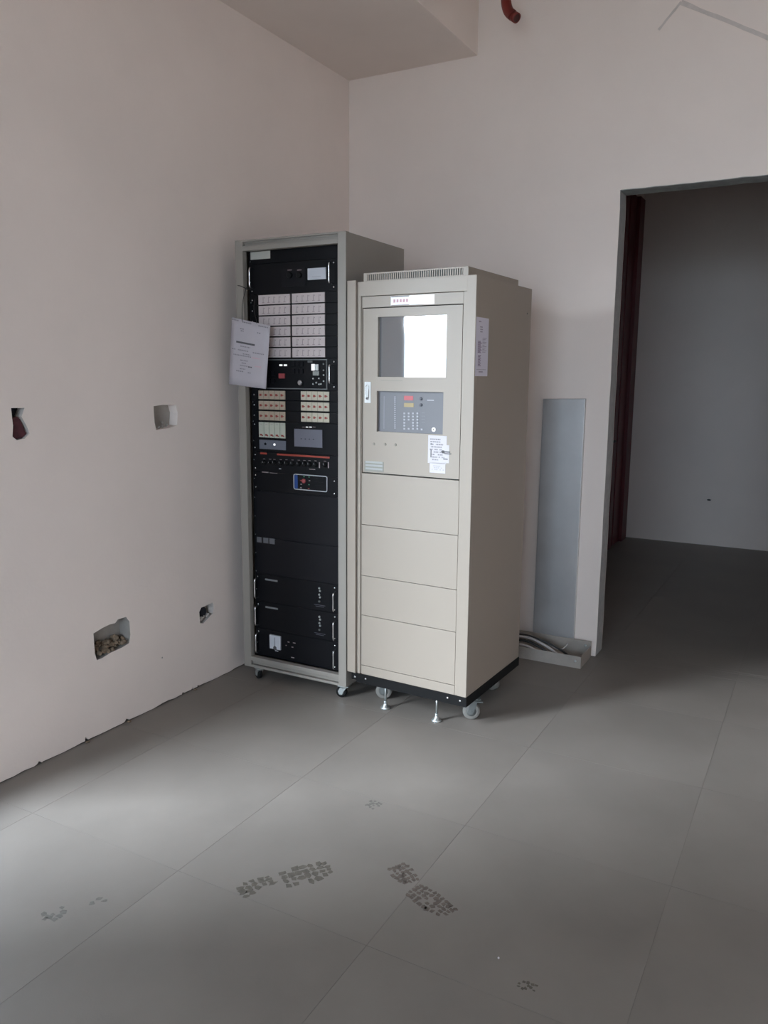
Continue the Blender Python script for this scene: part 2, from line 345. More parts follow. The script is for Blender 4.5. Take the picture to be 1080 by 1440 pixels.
# floor: slab with laid tiles, each a part
fl = MB().box(XL-0.16, XR+0.16, YF-0.16, CYB+0.12, -0.12, -0.0008).done('floor', M_slab, kind='structure')
T, G = 0.645, 0.0010; tx0, ty0 = -2.216, 1.61
tile_cache = {}
def tile(x0, x1, y0, y1):
    w, h = round(x1-x0, 3), round(y1-y0, 3)
    if w < 0.01 or h < 0.01: return
    me = tile_cache.get((w, h))
    if me is None:
        m_ = MB(); m_.box(-w/2+G/2, w/2-G/2, -h/2+G/2, h/2-G/2, -0.0008, 0.0, 0); o = m_.done('tile', M_floor, fl); tile_cache[(w, h)] = o.data
    else:
        o = bpy.data.objects.new('tile', me); COL.objects.link(o); o.parent = fl
    o.location = ((x0+x1)/2, (y0+y1)/2, 0)
def lines(a, b, s0):
    k = math.ceil((a-s0)/T+1e-6); v = s0+k*T; out = [a]
    while v < b-1e-6: out.append(v); v += T
    return out+[b]
for (ax, bx, ay, by) in ((XL, XR, YF, YB), (DX0, DX1, YB, YB+TH), (CXL, CXR, YB+TH, CYB)):
    X, Y = lines(ax, bx, tx0), lines(ay, by, ty0)
    for i in range(len(X)-1):
        for j in range(len(Y)-1): tile(X[i], X[i+1], Y[j], Y[j+1])
gr = MB().box(-40, 40, -40, 40, -0.4, -0.3).done('ground', M_ground, kind='structure')
MB().box(-16, -8.5, -3.2, 22, -0.3, 11).done('added_light_blocker', mat('light_blocker_grey', (0.22, 0.21, 0.20), 0.9), kind='structure')    # unseen block added to keep low sky light off the near floor

# ------------------------------------------------------------------ casters
def caster(parent, x, y, top, R, wdt, rot, tyre, forkm, hubm, brake=False, name='caster'):
    c = MB(); c.box(-0.026, 0.026, -0.022, 0.022, top-0.004, top, 0, 0.001)
    c.cyl((0, 0, top-0.004), (0, 0, top-0.012), 0.016, 16)
    ax = Vector((0.014, 0, R))
    for sgn in (-1, 1):
        y0 = sgn*(wdt/2+0.0015); pts = [(-0.012, top-0.012), (0.018, top-0.012), (0.028, R+0.004), (0.022, R-0.010), (0.008, R-0.010), (0.002, R+0.004)]
        c.prism(pts, lambda u, v, w: (u, w, v), y0, y0+sgn*0.002)
    c.box(-0.012, 0.018, -wdt/2-0.0035, wdt/2+0.0035, top-0.014, top-0.011)
    c.cyl((ax.x, -wdt/2-0.006, R), (ax.x, wdt/2+0.006, R), 0.005, 10)
    if brake: c.box(-0.035, -0.004, -0.010, 0.010, top-0.020, top-0.014, 0, 0.002)
    o = c.done(name, forkm, parent, (x, y, 0)); o.rotation_euler = (0, 0, rot)
    h = wdt/2
    w = MB().lathe((ax.x, 0, R), (0, 1, 0), [(-h, R*0.55), (-h, R*0.9), (-h*0.7, R), (h*0.7, R), (h, R*0.9), (h, R*0.55)], 28, 0)
    w.lathe((ax.x, 0, R), (0, 1, 0), [(-h-0.0008, R*0.2), (-h-0.0008, R*0.56), (h+0.0008, R*0.56), (h+0.0008, R*0.2)], 22, 1)
    w.done('wheel', [tyre, hubm], o)
    return o

# ------------------------------------------------------------------ equipment rack
RK = Frame(-2.379, 2.936, radians(0.51)); RW, RZ0, RZ1, RD = 0.576, 0.060, 2.038, 0.53
rack = thing('equipment_rack', 'tall light grey open-front rack filled with black broadcast units, in the room corner', 'rack', tuple(RK.o), RK.a)
U0, U1, Z0, Z1 = 0.042, 0.535, 0.112, 1.991
MB().box(0.002, 0.012, 0.012, RD, RZ0, RZ1-0.002).done('side_panel', M_rack, rack)
MB().box(RW-0.012, RW-0.001, 0.012, RD, RZ0, RZ1-0.002).done('side_panel', M_rack, rack)
MB().box(0.012, RW-0.012, 0.012, RD, RZ1-0.014, RZ1-0.002).done('top_panel', M_rack, rack)
MB().box(0.012, RW-0.012, 0.012, RD, RZ0, RZ0+0.012).done('bottom_panel', M_rack, rack)
MB().box(0.012, RW-0.012, RD-0.012, RD-0.001, RZ0+0.012, RZ1-0.014).done('back_panel', M_rack, rack)
mb = MB()
mb.box(0, U0, 0, 0.030, RZ0, RZ1, 0, 0.004); mb.box(U1, RW, 0, 0.030, RZ0, RZ1, 0, 0.004)
mb.box(U0-0.001, U1+0.001, 0.016, 0.030, RZ1-0.047, RZ1, 0, 0.001); mb.box(U0-0.001, U1+0.001, 0.016, 0.030, RZ0, RZ0+0.052, 0, 0.001)
mb.box(U0-0.001, U1+0.001, 0.001, 0.018, RZ1-0.047, RZ1-0.026, 0, 0.002); mb.box(U0-0.001, U1+0.001, 0.001, 0.018, RZ1-0.008, RZ1, 0, 0.002)
mb.box(U0-0.001, U1+0.001, 0.001, 0.018, RZ0+0.033, RZ0+0.052, 0, 0.002); mb.box(U0-0.001, U1+0.001, 0.001, 0.018, RZ0, RZ0+0.012, 0, 0.002)
mb.done('front_frame', M_rack, rack)
PV = 0.046                                     # depth of the unit front panels
pp = lambda px, py: RK.uz(px, py, PV)
uL, uR = 0.049, 0.531
for u0, u1 in ((U0-0.002, uL+0.014), (uR-0.014, U1+0.002)):
    MB().box(u0, u1, PV+0.003, PV+0.028, Z0-0.004, Z1+0.004).done('mounting_rail', M_blackm, rack)
def zb(py): return pp(412, py)[1]              # height of a seam read at the middle of the rack
def unit(name, z0, z1, m=M_black, screws=True, depth=0.20):
    mb = MB(); mb.box(uL, uR, PV, PV+0.003, z0+0.0008, z1-0.0008, 0, 0.0006); mb.box(uL+0.02, uR-0.02, PV+0.003, PV+depth, z0+0.003, z1-0.003)
    o = mb.done(name, m, rack)
    if screws:
        ys = [z0+0.0165, z1-0.0165] if z1-z0 > 0.06 else [(z0+z1)/2]
        for u in (pp(353.8, 376)[0], pp(470.3, 680)[0])[:1 if name in ('selector_panel', 'key_panel', 'display_unit', 'mixer_unit', 'blank_panel') else 2]:
            for z in ys: MB().lathe((u, PV, z), (0, -1, 0), [(0, 0.0042), (0.002, 0.0038), (0.003, 0.002)], 12).done('screw', M_chrome, o)
    return o
def plate(par, name, p0, p1, m, t=0.002, bev=0.0006, base=PV):
    (a, z0), (b, z1) = p0, p1; return MB().box(min(a, b), max(a, b), base-t, base+0.001, min(z0, z1), max(z0, z1), 0, bev).done(name, m, par)
def handle(par, u, z0, z1, m=M_chrome, out=0.034):
    pts = smooth([(u, PV, z0), (u, PV-out*0.75, z0), (u, PV-out, z0+0.008), (u, PV-out, (z0+z1)/2), (u, PV-out, z1-0.008), (u, PV-out*0.75, z1), (u, PV, z1)], 5)
    return MB().tube(pts, 0.0038, 10).done('handle', m, par)
zt = Z1+0.003
z_m1 = pp(470, 363.5)[1]; z_m0 = z_m1-0.1333
b0 = unit('blank_panel', z_m1, zt, M_black, False)
plate(b0, 'label_plate', pp(352.5, 365.5), pp(380, 352.5), mat('cream_label', (0.50, 0.49, 0.44), 0.6), 0.0015)
mp = unit('meter_panel', z_m0, z_m1)
plate(mp, 'meter', pp(433.5, 394), pp(459, 376), M_meter, 0.006, 0.002)
a, z = pp(446, 388); MB().box(a-0.022, a+0.022, PV-0.0066, PV-0.006, z-0.004, z-0.003).done('scale_mark', M_inkl, mp)
plate(mp, 'connector_plate', pp(396, 404), pp(430, 376), M_black2, 0.002)
for px_ in (408, 421.5):
    a, z = pp(px_, 387); MB().lathe((a, PV-0.002, z), (0, -1, 0), [(0, 0.014), (0.008, 0.013), (0.010, 0.010)], 20).done('knob', M_blackm, mp)
    plate(mp, 'legend', (a-0.011, z+0.020), (a+0.011, z+0.023), M_stripm, 0.0035, 0)
hh = RK.uz(462.5, 369, PV-0.034), RK.uz(462.5, 397.5, PV-0.034)
handle(mp, hh[0][0], hh[1][1], hh[0][1]); handle(mp, uL+0.0075+0.012, hh[1][1], hh[0][1])
# six zone selector rows, two button strips each
zs_t = z_m0; zs_b = pp(412, 503.5)[1]; pitch = (zs_t-zs_b)/6
sl0, sl1 = pp(364.5, 430)[0], pp(408.5, 430)[0]; sr0, sr1 = pp(411.2, 430)[0], pp(457.3, 430)[0]
sxl = [(sl0, sl1), (sr0, sr1)]
for i in range(6):
    z1 = zs_t-i*pitch; z0 = z1-pitch; up = unit('selector_panel', z0, z1)
    for (a, b) in sxl:
        mb = MB(); mb.box(a, b, PV-0.005, PV+0.001, z0+0.0028, z1-0.0028, 0, 0.0008)
        for k in range(5):
            c = a+(b-a)*(0.13+0.17*k)+0.004
            mb.box(c-0.0012, c+0.0012, PV-0.0054, PV-0.004, z0+0.012, z1-0.011, 1); mb.box(c-0.006, c+0.006, PV-0.0053, PV-0.004, z0+0.009, z0+0.012, 1)
            mb.box(c+0.004, c+0.0075, PV-0.0053, PV-0.004, z1-0.017, z1-0.012, 1)
        mb.done('button_strip', [M_strip, M_stripm], up)
# tape deck and monitor unit, 3U
z_t1 = zs_b; z_t0 = pp(412, 548.6)[1]
tp = unit('player_unit', z_t0, z_t1)
q = RK.crop(350, 490, 8.308)
def pr(x, y): return q(x, y, PV)
mb = MB(); a0, za = pr(205, 470); a1, zc = pr(918, 125); za2 = za
for (u0, u1, y0, y1) in ((a0, a1, zc-0.004, zc), (a0, a1, za, za+0.004), (a1-0.004, a1, za+0.004, zc-0.004), (a0-0.12*0, a0+0.004, za+0.004, zc-0.004)): mb.box(u0, u1, PV-0.004, PV+0.001, y0, y1)
mb.done('bezel', mat('grey_bezel', (0.16, 0.17, 0.17), 0.4), tp)
plate(tp, 'display', pr(360, 206), pr(392, 186), M_glow, 0.003); plate(tp, 'display', pr(412, 206), pr(446, 186), M_glow, 0.003)
plate(tp, 'button', pr(356, 350), pr(424, 293), M_redsw, 0.006, 0.0015)
for cx in (522, 570, 618):
    for cy in (180, 265): plate(tp, 'button', pr(cx-18, cy+27), pr(cx+18, cy-25), M_black2, 0.005, 0.001)
for cx in (240, 290):
    for cy in (290, 380): plate(tp, 'button', pr(cx-18, cy+27), pr(cx+18, cy-25), M_black2, 0.005, 0.001)
a, z = pr(606, 400); MB().lathe((a, PV, z), (0, -1, 0), [(0, 0.013), (0.010, 0.012), (0.012, 0.008)], 20).done('knob', mat('satin_knob', (0.35, 0.35, 0.36), 0.25, metal=0.8), tp)
plate(tp, 'meter', pr(735, 258), pr(772, 182), M_glow, 0.004); plate(tp, 'meter', pr(780, 258), pr(815, 185), mat('pale_window', (0.65, 0.66, 0.64), 0.3), 0.004)
plate(tp, 'plate', pr(752, 316), pr(822, 268), mat('grey_plate', (0.30, 0.31, 0.29), 0.4), 0.004)
plate(tp, 'plate', pr(690, 165), pr(745, 142), mat('dim_grey_plate', (0.10, 0.11, 0.11), 0.4), 0.003)
for x, y in ((752, 352), (820, 350), (752, 415), (823, 418), (875, 182), (875, 255), (875, 310), (875, 382), (790, 400), (845, 415)):
    a, z = pr(x, y); MB().lathe((a, PV, z), (0, -1, 0), [(0, 0.004), (0.004, 0.003)], 10).done('toggle', mat('toggle_grey', (0.25, 0.27, 0.26), 0.4) if y < 300 else M_zinc, tp)
hh = RK.uz(463, 513, PV-0.034), RK.uz(463.5, 539, PV-0.034)
handle(tp, hh[0][0], hh[1][1], hh[0][1])
# three 1U rows of keys
q3 = RK.crop(350, 540, 8.308)
def p3(x, y): return q3(x, y, PV)
zk_t = z_t0; zk = [zk_t]
for py in (563.5, 578.2, 593.6): zk.append(pp(412, py)[1])
bl0, bl1 = p3(118, 120)[0], p3(428, 120)[0]; br0, br1 = p3(612, 130)[0], p3(944, 130)[0]
for i in range(3):
    z1, z0 = zk[i], zk[i+1]; kp = unit('key_panel', z0, z1)
    for a, b, cc in ((bl0, bl1, 0), (br0, br1, 1)):
        n = 5; w = (b-a)/n
        for k in range(n):
            mb = MB(); mb.box(a+k*w+0.0006, a+(k+1)*w-0.0006, PV-0.005, PV+0.001, z0+0.004, z1-0.004, 0, 0.0012)
            c = a+(k+0.45)*w; zc_ = (z0+z1)/2
            mb.box(c-0.007, c+0.003, PV-0.0056, PV-0.004, zc_-0.0055, zc_+0.0045, 1); mb.box(c+0.002, c+0.008, PV-0.0056, PV-0.004, zc_-0.003, zc_+0.001, 1)
            mb.done('key', [M_term if cc else mat('tan_key', (0.42, 0.34, 0.26), 0.5) if k+i == 0 else bpy.data.materials['tan_key'], M_redm], kp)
# lower key bank with display, 3U
q4 = RK.crop(350, 590, 8.308)
def p4(x, y): return q4(x, y, PV)
z_d1 = zk[3]; z_d0 = pp(412, 637.5)[1]
dp = unit('display_unit', z_d0, z_d1)
n = 5; a0 = p4(122, 120)[0]; a1 = p4(432, 120)[0]; w = (a1-a0)/n; zt_ = p4(270, 34)[1]; zb_ = p4(270, 212)[1]
M_k2 = mat('greenish_ivory_key', (0.47, 0.48, 0.40), 0.5)
for k in range(n):
    mb = MB(); mb.box(a0+k*w+0.001, a0+(k+1)*w-0.001, PV-0.005, PV+0.001, zb_, zt_, 0, 0.0012)
    c = a0+(k+0.5)*w; mb.box(c-0.008, c+0.005, PV-0.0056, PV-0.004, zb_+0.008, zb_+0.0155, 1); mb.box(c+0.002, c+0.009, PV-0.0056, PV-0.004, zb_+0.006, zb_+0.011, 1)
    mb.box(c-0.006, c+0.005, PV-0.0055, PV-0.004, zt_-0.010, zt_-0.008, 2)
    mb.done('key', [M_k2, M_redm, M_stripm], dp)
lp = plate(dp, 'lock_plate', p4(128, 340), p4(435, 250), mat('blue_grey_plate', (0.13, 0.14, 0.17), 0.45), 0.003)
a, z = p4(305, 291); MB().lathe((a, PV-0.003, z), (0, -1, 0), [(0, 0.006), (0.004, 0.005)], 14).done('lock', M_glow, lp)  # no lamp here: the lock's brightness is a glow in its material
a, z = p4(197, 284); MB().lathe((a, PV-0.003, z), (0, -1, 0), [(0, 0.006), (0.003, 0.005)], 14).done('lock', M_black2, lp)
sc = plate(dp, 'display', p4(535, 312), p4(860, 122), M_scr, 0.003)
(ua, za), (ub, zc2) = p4(610, 235), p4(800, 200)
for k in range(4): MB().box(ua+k*(ub-ua)/4, ua+k*(ub-ua)/4+0.006, PV-0.0036, PV-0.002, za+0.003, za+0.006).done('display_mark', M_black2, sc)
for x in (680, 722):
    a, z = p4(x, 88); MB().box(a-0.006, a+0.006, PV-0.002, PV+0.001, z-0.002, z+0.002, 0, 0.0008).done('indicator', M_glow, dp)
for x in (640, 762):
    a, z = p4(x, 88); MB().box(a-0.007, a+0.007, PV-0.001, PV+0.001, z-0.001, z+0.001).done('legend', M_stripm, dp)
# mixer, 2U
z_x1 = z_d0; z_x0 = pp(412, 667)[1]
mx = unit('mixer_unit', z_x0, z_x1)
(ua, za), (ub, zc2) = p4(135, 397), p4(945, 440); zc_ = (za+zc2)/2
MB().box(ua, ua+0.10*(ub-ua), PV-0.002, PV+0.001, zc_-0.004, zc_+0.004, 0).box(ua+0.25*(ub-ua), ub, PV-0.002, PV+0.001, zc_-0.004, zc_+0.004, 0).done('stripe', M_redbar, mx)
for k, x in enumerate((180, 250, 300, 375, 440, 512, 585, 650, 710, 780, 890)):
    a, z = p4(x, 500+ (x-180)*0.04)
    r = 0.010 if k not in (1,) else 0.006
    kb = MB().lathe((a, PV, z), (0, -1, 0), [(0, r*1.15), (0.003, r*1.15), (0.004, r), (0.014, r*0.85), (0.015, r*0.5)], 18).box(a-0.0006, a+0.0006, PV-0.0156, PV-0.010, z, z+r*0.8, 1)
    kb.done('knob', [M_blackm, M_silver], mx)
    MB().box(a-0.006, a+0.006, PV-0.0012, PV+0.001, z+0.015, z+0.017).done('legend', M_stripm, mx)
for x in (825, 930):
    a, z = p4(x, 530); MB().box(a-0.0025, a+0.0025, PV-0.0012, PV+0.001, z-0.014, z+0.012).done('legend', M_stripm, mx)
a, z = p4(365, 575); MB().box(a-0.006, a+0.006, PV-0.0012, PV+0.001, z-0.002, z+0.002).done('legend', M_silver, mx)
a, z = p4(740, 580); MB().box(a-0.016, a+0.016, PV-0.0012, PV+0.001, z-0.002, z+0.001).done('legend', M_stripm, mx)
# controller with outlined inset, 2U
q5 = RK.crop(340, 655, 7.714)
def p5(x, y): return q5(x, y, PV)
z_c1 = z_x0; z_c0 = z_c1-0.089
cp = unit('controller_unit', z_c0, z_c1)
(ua, za), (ub, zc2) = p5(565, 268), p5(930, 92); zmid = (p5(748, 185)[1]); hh2 = 0.036
def ring(a, b, z0, z1, rr, t, k=6):
    def lp_(o): 
        out = []
        for cx, cz, s in ((b-rr, z1-rr, 0), (a+rr, z1-rr, 90), (a+rr, z0+rr, 180), (b-rr, z0+rr, 270)):
            for i in range(k+1): t_ = radians(s+90*i/k); out.append((cx+(rr-o)*cos(t_), cz+(rr-o)*sin(t_)))
        return out
    return lp_(0), lp_(t)
ro, ri = ring(ua, ub, zmid-hh2, zmid+hh2, 0.010, 0.0035)
mb = MB(); n = len(ro); fnR = lambda u, v, w: (u, w, v)
A = [mb.bm.verts.new(fnR(*p, PV-0.003)) for p in ro]; B = [mb.bm.verts.new(fnR(*p, PV-0.003)) for p in ri]; C_ = [mb.bm.verts.new(fnR(*p, PV+0.001)) for p in ro]; D_ = [mb.bm.verts.new(fnR(*p, PV+0.001)) for p in ri]
for i in range(n):
    j = (i+1) % n
    for qd in ((A[i], A[j], B[j], B[i]), (A[i], C_[i], C_[j], A[j]), (B[i], B[j], D_[j], D_[i])): mb.bm.faces.new(qd)
mb.done('outline', M_silver, cp)
plate(cp, 'blue_strip', (ua+0.005, zmid-hh2+0.005), (ua+0.022, zmid+hh2-0.005), M_blue, 0.002, 0.003)
a, z = p5(676, 165); MB().lathe((a, PV, z), (0, -1, 0), [(0, 0.011), (0.006, 0.010), (0.008, 0.006)], 18).done('button', M_redsw, cp)
for x, y, m_ in ((676, 118, M_grn), (730, 122, M_grn), (735, 162, M_stripm), (730, 205, M_grn), (645, 200, M_stripm), (642, 238, M_stripm), (727, 248, M_redm), (642, 160, M_redm)):
    a, z = p5(x, y); MB().box(a-0.004, a+0.004, PV-0.001, PV+0.001, z-0.002, z+0.002).done('indicator', m_, cp)
for k in range(3):
    a, z = p5(840, 140+k*38); MB().box(a-0.022, a+0.022, PV-0.0008, PV+0.001, z-0.0006, z+0.0006).done('groove_line', M_black2, cp)
a, z = p5(255, 70); MB().box(a-0.018, a+0.018, PV-0.001, PV+0.001, z-0.0025, z+0.0025).done('legend', M_stripm, cp)
a, z = p5(345, 80); MB().box(a-0.022, a+0.022, PV-0.001, PV+0.001, z-0.001, z+0.001).done('legend', M_stripm, cp)
# two tall blank panels, then the three amplifiers
z_b1 = z_c0; z_b0 = pp(412, 761.5)[1]; z_a1 = pp(364, 806)[1]
unit('blank_panel', z_b0, z_b1, M_black2, False)
bb = unit('blank_panel', z_a1, z_b0, M_black2, False)
for x0, x1 in ((361.5, 368), (370.5, 377.5), (379, 386.5)):
    a, _ = pp(x0, 760); b, _ = pp(x1, 760); zz = pp(374, 760)[1]
    MB().box(a, b, PV-0.0015, PV+0.001, zz-0.013, zz+0.013).done('sticker', mat('dim_sticker', (0.115, 0.115, 0.125), 0.6), bb)
ab = Z0-0.002; hA = (z_a1-ab)/3
q6 = RK.crop(330, 800, 6.0)
def p6(x, y): return q6(x, y, PV)
for i in range(3):
    z1 = z_a1-i*hA; z0 = z1-hA; am = unit('amplifier' if i < 2 else 'power_unit', z0, z1, M_black)
    zc_ = (z0+z1)/2
    handle(am, uR-0.030, zc_-0.050, zc_+0.036); handle(am, uL+0.0145, zc_-0.046, zc_+0.046)
    if i < 2:
        a = p6(258, 100)[0]; b = p6(362, 110)[0]
        MB().box(a, b, PV-0.0015, PV+0.001, z1-0.029, z1-0.021).done('label_strip', mat('grey_label_strip', (0.23, 0.23, 0.23), 0.5), am)
        c = p6(717, 200)[0]
        for k, dz in enumerate((0.040, 0.028, 0.010, -0.002, -0.022)):
            MB().lathe((c+(0.003 if k % 2 else -0.001), PV, zc_+dz), (0, -1, 0), [(0, 0.0055), (0.004, 0.0045)], 12).done('jack', M_zinc if k < 4 else M_castgrey, am)
        for dz, w_ in ((-0.040, 0.030), (-0.047, 0.022)): MB().box(c-w_, c+w_, PV-0.001, PV+0.001, zc_+dz-0.0008, zc_+dz+0.0008).done('groove_line', M_scr, am)
        MB().box(c-0.06, c-0.03, PV-0.001, PV+0.001, zc_+0.01, zc_+0.012).done('legend', M_black2, am)
    else:
        a, za = p6(303, 665); b, zc2 = p6(392, 567)
        mt = MB().box(a, b, PV-0.008, PV+0.001, za, zc2, 0, 0.002).done('meter', M_meter, am)
        MB().cyl(((a+b)/2, PV-0.0085, za+0.006), ((a+b)/2, PV-0.0075, za+0.006), 0.010, 16).box((a+b)/2-0.001, (a+b)/2+0.001, PV-0.0088, PV-0.008, za+0.012, zc2-0.010).done('needle', M_ink, mt)
        for x, y, w_, m_ in ((355, 692, 0.009, M_meter), (455, 617, 0.005, M_stripm), (503, 625, 0.007, M_stripm), (435, 645, 0.003, M_stripm), (488, 660, 0.005, M_stripm), (490, 748, 0.009, M_stripm)):
            u, z = p6(x, y); MB().box(u-w_, u+w_, PV-0.001, PV+0.001, z-0.002, z+0.002).done('legend', m_, am)
# loose rail screws seen down the left side
for z in [Z0+0.06+0.0889*k for k in range(21)]:
    MB().lathe((U0+0.006, PV+0.002, z), (0, -1, 0), [(0, 0.003), (0.002, 0.0025)], 8).done('rail_screw', M_zinc, rack)
def loc_in(frame, P): d_ = Vector(P)-frame.o; return d_.dot(frame.U), d_.dot(frame.V)
for P, rot in (((-2.300, 2.955), radians(150)), ((-1.795, 2.968), radians(190)), ((-2.30, 3.40), radians(60)), ((-1.86, 3.40), radians(100))):
    u, v = loc_in(RK, (*P, 0)); caster(rack, min(u, 0.552), v, 0.060, 0.0255, 0.020, rot, M_rubber, M_zinc, M_castgrey, False)

# A4 notice hung on the rack
pc = [(326, 446), (380, 458), (373, 547), (321, 540)]
NV = -0.02
P3 = [RK.uz(*p, NV) for p in pc]
notice = thing('paper_notice', 'white printed A4 notice hanging crooked from the left edge of the black rack', 'notice', tuple(RK.o), RK.a)
mb = MB(); nn = 8
def bil(s, t):
    tl, tr, br, bl_ = [Vector(p) for p in P3]; return (tl*(1-s)+tr*s)*(1-t)+(bl_*(1-s)+br*s)*t
grid = {}
for i in range(nn+1):
    for j in range(nn+1):
        p = bil(i/nn, j/nn); v = NV-0.006*sin(pi*i/nn)+0.004*(j/nn)
        for k, th in ((0, 0), (1, 0.0006)): grid[i, j, k] = mb.bm.verts.new((p.x, v+th, p.y))
for i in range(nn):
    for j in range(nn):
        for k in (0, 1):
            f = mb.bm.faces.new([grid[a_, b_, k] for a_, b_ in ((i, j), (i+1, j), (i+1, j+1), (i, j+1))]); f.smooth = True
for i in range(nn):
    for e0, e1 in (((i, 0), (i+1, 0)), ((i, nn), (i+1, nn)), ((0, i), (0, i+1)), ((nn, i), (nn, i+1))):
        mb.bm.faces.new((grid[(*e0, 0)], grid[(*e1, 0)], grid[(*e1, 1)], grid[(*e0, 1)]))
mb.done('sheet', M_paper, notice)
mb = MB()
def pm(s0, s1, t, h, mi=0):
    k = max(2, int((s1-s0)*12)); 
    for i in range(k):
        sa, sb = s0+(s1-s0)*i/k, s0+(s1-s0)*(i+1)/k
        vv = []
        for s_, t_ in ((sa, t), (sb, t), (sb, t+h), (sa, t+h)):
            p = bil(s_, t_); vv.append(mb.bm.verts.new((p.x, NV-0.006*sin(pi*s_)+0.004*t_-0.0006, p.y)))
        f = mb.bm.faces.new(vv); f.material_index = mi
pm(0.16, 0.66, 0.330, 0.028, 0)
g = random.Random(4)
for t, s0, s1, mi in ((0.02, .02, .2, 1), (0.025, .3, .55, 1), (0.03, .72, .95, 1), (0.13, .25, .36, 1), (0.16, .27, .36, 1), (0.14, .70, .79, 1), (0.39, .28, .55, 1), (0.45, .05, .15, 1), (0.45, .22, .5, 1), (0.455, .62, .9, 1), (0.50, .36, .56, 1), (0.53, .1, .6, 1), (0.535, .6, .8, 2), (0.60, .3, .5, 1), (0.64, .34, .48, 1), (0.68, .3, .5, 1), (0.685, .52, .62, 0), (0.73, .3, .45, 1), (0.77, .2, .4, 1), (0.775, .52, .60, 1), (0.66, .7, .85, 2)):
    s_ = s0
    while s_ < s1-0.01: w_ = g.uniform(0.02, 0.05); pm(s_, min(s1, s_+w_), t, 0.017, mi); s_ += w_+0.012
mb.done('print', [M_ink, M_inkl, M_inkp], notice)
for px_, py_, tx, ty in ((341, 447.5, 346, 404), (361, 450, 358, 420)):
    a = RK.uz(px_, py_, NV-0.003); b = RK.uz(tx, ty, 0.01)
    MB().tube(smooth([(b[0], 0.012, b[1]), ((a[0]+b[0])/2-0.004, -0.014, (a[1]+b[1])/2), (a[0], NV-0.006, a[1]), (a[0], NV-0.004, a[1]-0.014)], 5), 0.0014, 6).done('tie_wire', M_blk, notice)
a = RK.uz(334.5, 401.5, -0.02); b = RK.uz(347, 406, 0.0)
MB().tube(smooth([(a[0], -0.022, a[1]), ((a[0]+b[0])/2, -0.018, (a[1]+b[1])/2+0.003), (b[0], -0.004, b[1]), (b[0]+0.012, 0.010, b[1]-0.002)], 5), 0.002, 6).done('tie_wire', M_blk, notice)

# ------------------------------------------------------------------ alarm cabinet
CB = Frame(-1.748, 2.9475, radians(-2.0943)); CW, CZ0, CZ1, CD = 0.535, 0.138, 1.832, 0.585
cab = thing('alarm_cabinet', 'ivory steel alarm control cabinet with screen, standing on a black wheeled base', 'cabinet', tuple(CB.o), CB.a)
c_ = lambda x, y, v=0.0: CB.uz(x, y, v)
FR = 0.004                                  # door and blank panels sit slightly behind the frame
MB().box(0.0, CW, 0.030, CD, CZ0, CZ1, 0, 0.0015).done('body', M_beige, cab)
# front frame
uDl, uDr = c_(510, 500)[0], c_(648.8, 500)[0]
uSr = c_(654.5, 500)[0]
zH = c_(580, 413)[1]                         # underside of header band
zN = c_(580, 430.5)[1]                       # door top
zP = [c_(575, v)[1] for v in (669.9, 745.3, 819.5, 877.2, 950.0)]
mb = MB(); mb.box(uSr, CW, 0, 0.030, CZ0, CZ1, 0, 0.002); mb.box(uDr+0.0028, uSr+0.001, 0.003, 0.030, CZ0, zH, 0, 0.0015)
mb.done('frame_post', M_beige, cab)
mb = MB(); mb.box(0, 0.014, 0, 0.030, CZ0, zH+0.002, 0, 0.002); mb.box(0.0135, uDl-0.006, 0.006, 0.030, CZ0, zH, 0, 0.001)
mb.done('frame_post', M_beige, cab)
MB().box(0, uSr+0.001, 0.0005, 0.030, zH, CZ1, 0, 0.002).done('header_band', M_beige, cab)
nmp = MB().box(uDl-0.004, uDr+0.002, FR, 0.030, zN+0.002, zH-0.002, 0, 0.001).done('name_strip', M_beige, cab)
MB().box(uDl-0.006, uDr+0.004, 0.022, 0.031, CZ0, zH, 0).done('recess_back', M_blackm, cab)
(a, z0_), (b, z1_) = c_(549, 427), c_(610.3, 414.5)
mb = MB(); mb.box(a, b, FR-0.0008, FR+0.001, zN+0.006, zH-0.006)
for k in range(5): mb.box(a+0.012+k*0.0145, a+0.022+k*0.0145, FR-0.0011, FR, zN+0.017, zH-0.018, 1)
mb.box(a+0.002, a+0.085, FR-0.0011, FR, zH-0.010, zH-0.006, 2); mb.box(a+0.002, a+0.085, FR-0.0011, FR, zN+0.006, zN+0.008, 2)
mb.done('name_label', [mat('glare_white_label', (0.80, 0.79, 0.80), 0.25), M_inkp, M_inkl], nmp)  # white raised in the colour to stand for glare on the label
# door with two openings
o_ = [(uDl, zP[0]+0.003), (uDr, zP[0]+0.003), (uDr, zN-0.002), (uDl, zN-0.002)]
wu = [c_(530.3, 530), c_(626, 530.5), c_(628, 442.2), c_(529.8, 446.6)]
ws = [(wu[0][0], wu[0][1]), (wu[1][0], wu[0][1]), (wu[1][0], wu[2][1]), (wu[0][0], wu[2][1])]
l0 = c_(529, 606.8); l1 = c_(623, 551.5); wl_ = [(l0[0], l0[1]), (l1[0], l0[1]), (l1[0], l1[1]), (l0[0], l1[1])]
fnD = lambda u, v, w: (u, FR+w, v)
mb = MB(); sheet(mb, o_, [ws, wl_], fnD, 0); sheet(mb, o_, [ws, wl_], fnD, 0.014)
for lp_ in (o_, ws, wl_): rim(mb, lp_, fnD, 0, 0.014)
door = mb.done('door', M_beige, cab)
mb = MB(); mb.box(ws[0][0]-0.006, ws[1][0]+0.006, FR+0.0145, FR+0.017, ws[0][1]-0.006, ws[2][1]+0.006)
scrn = mb.done('screen', M_screen, door)
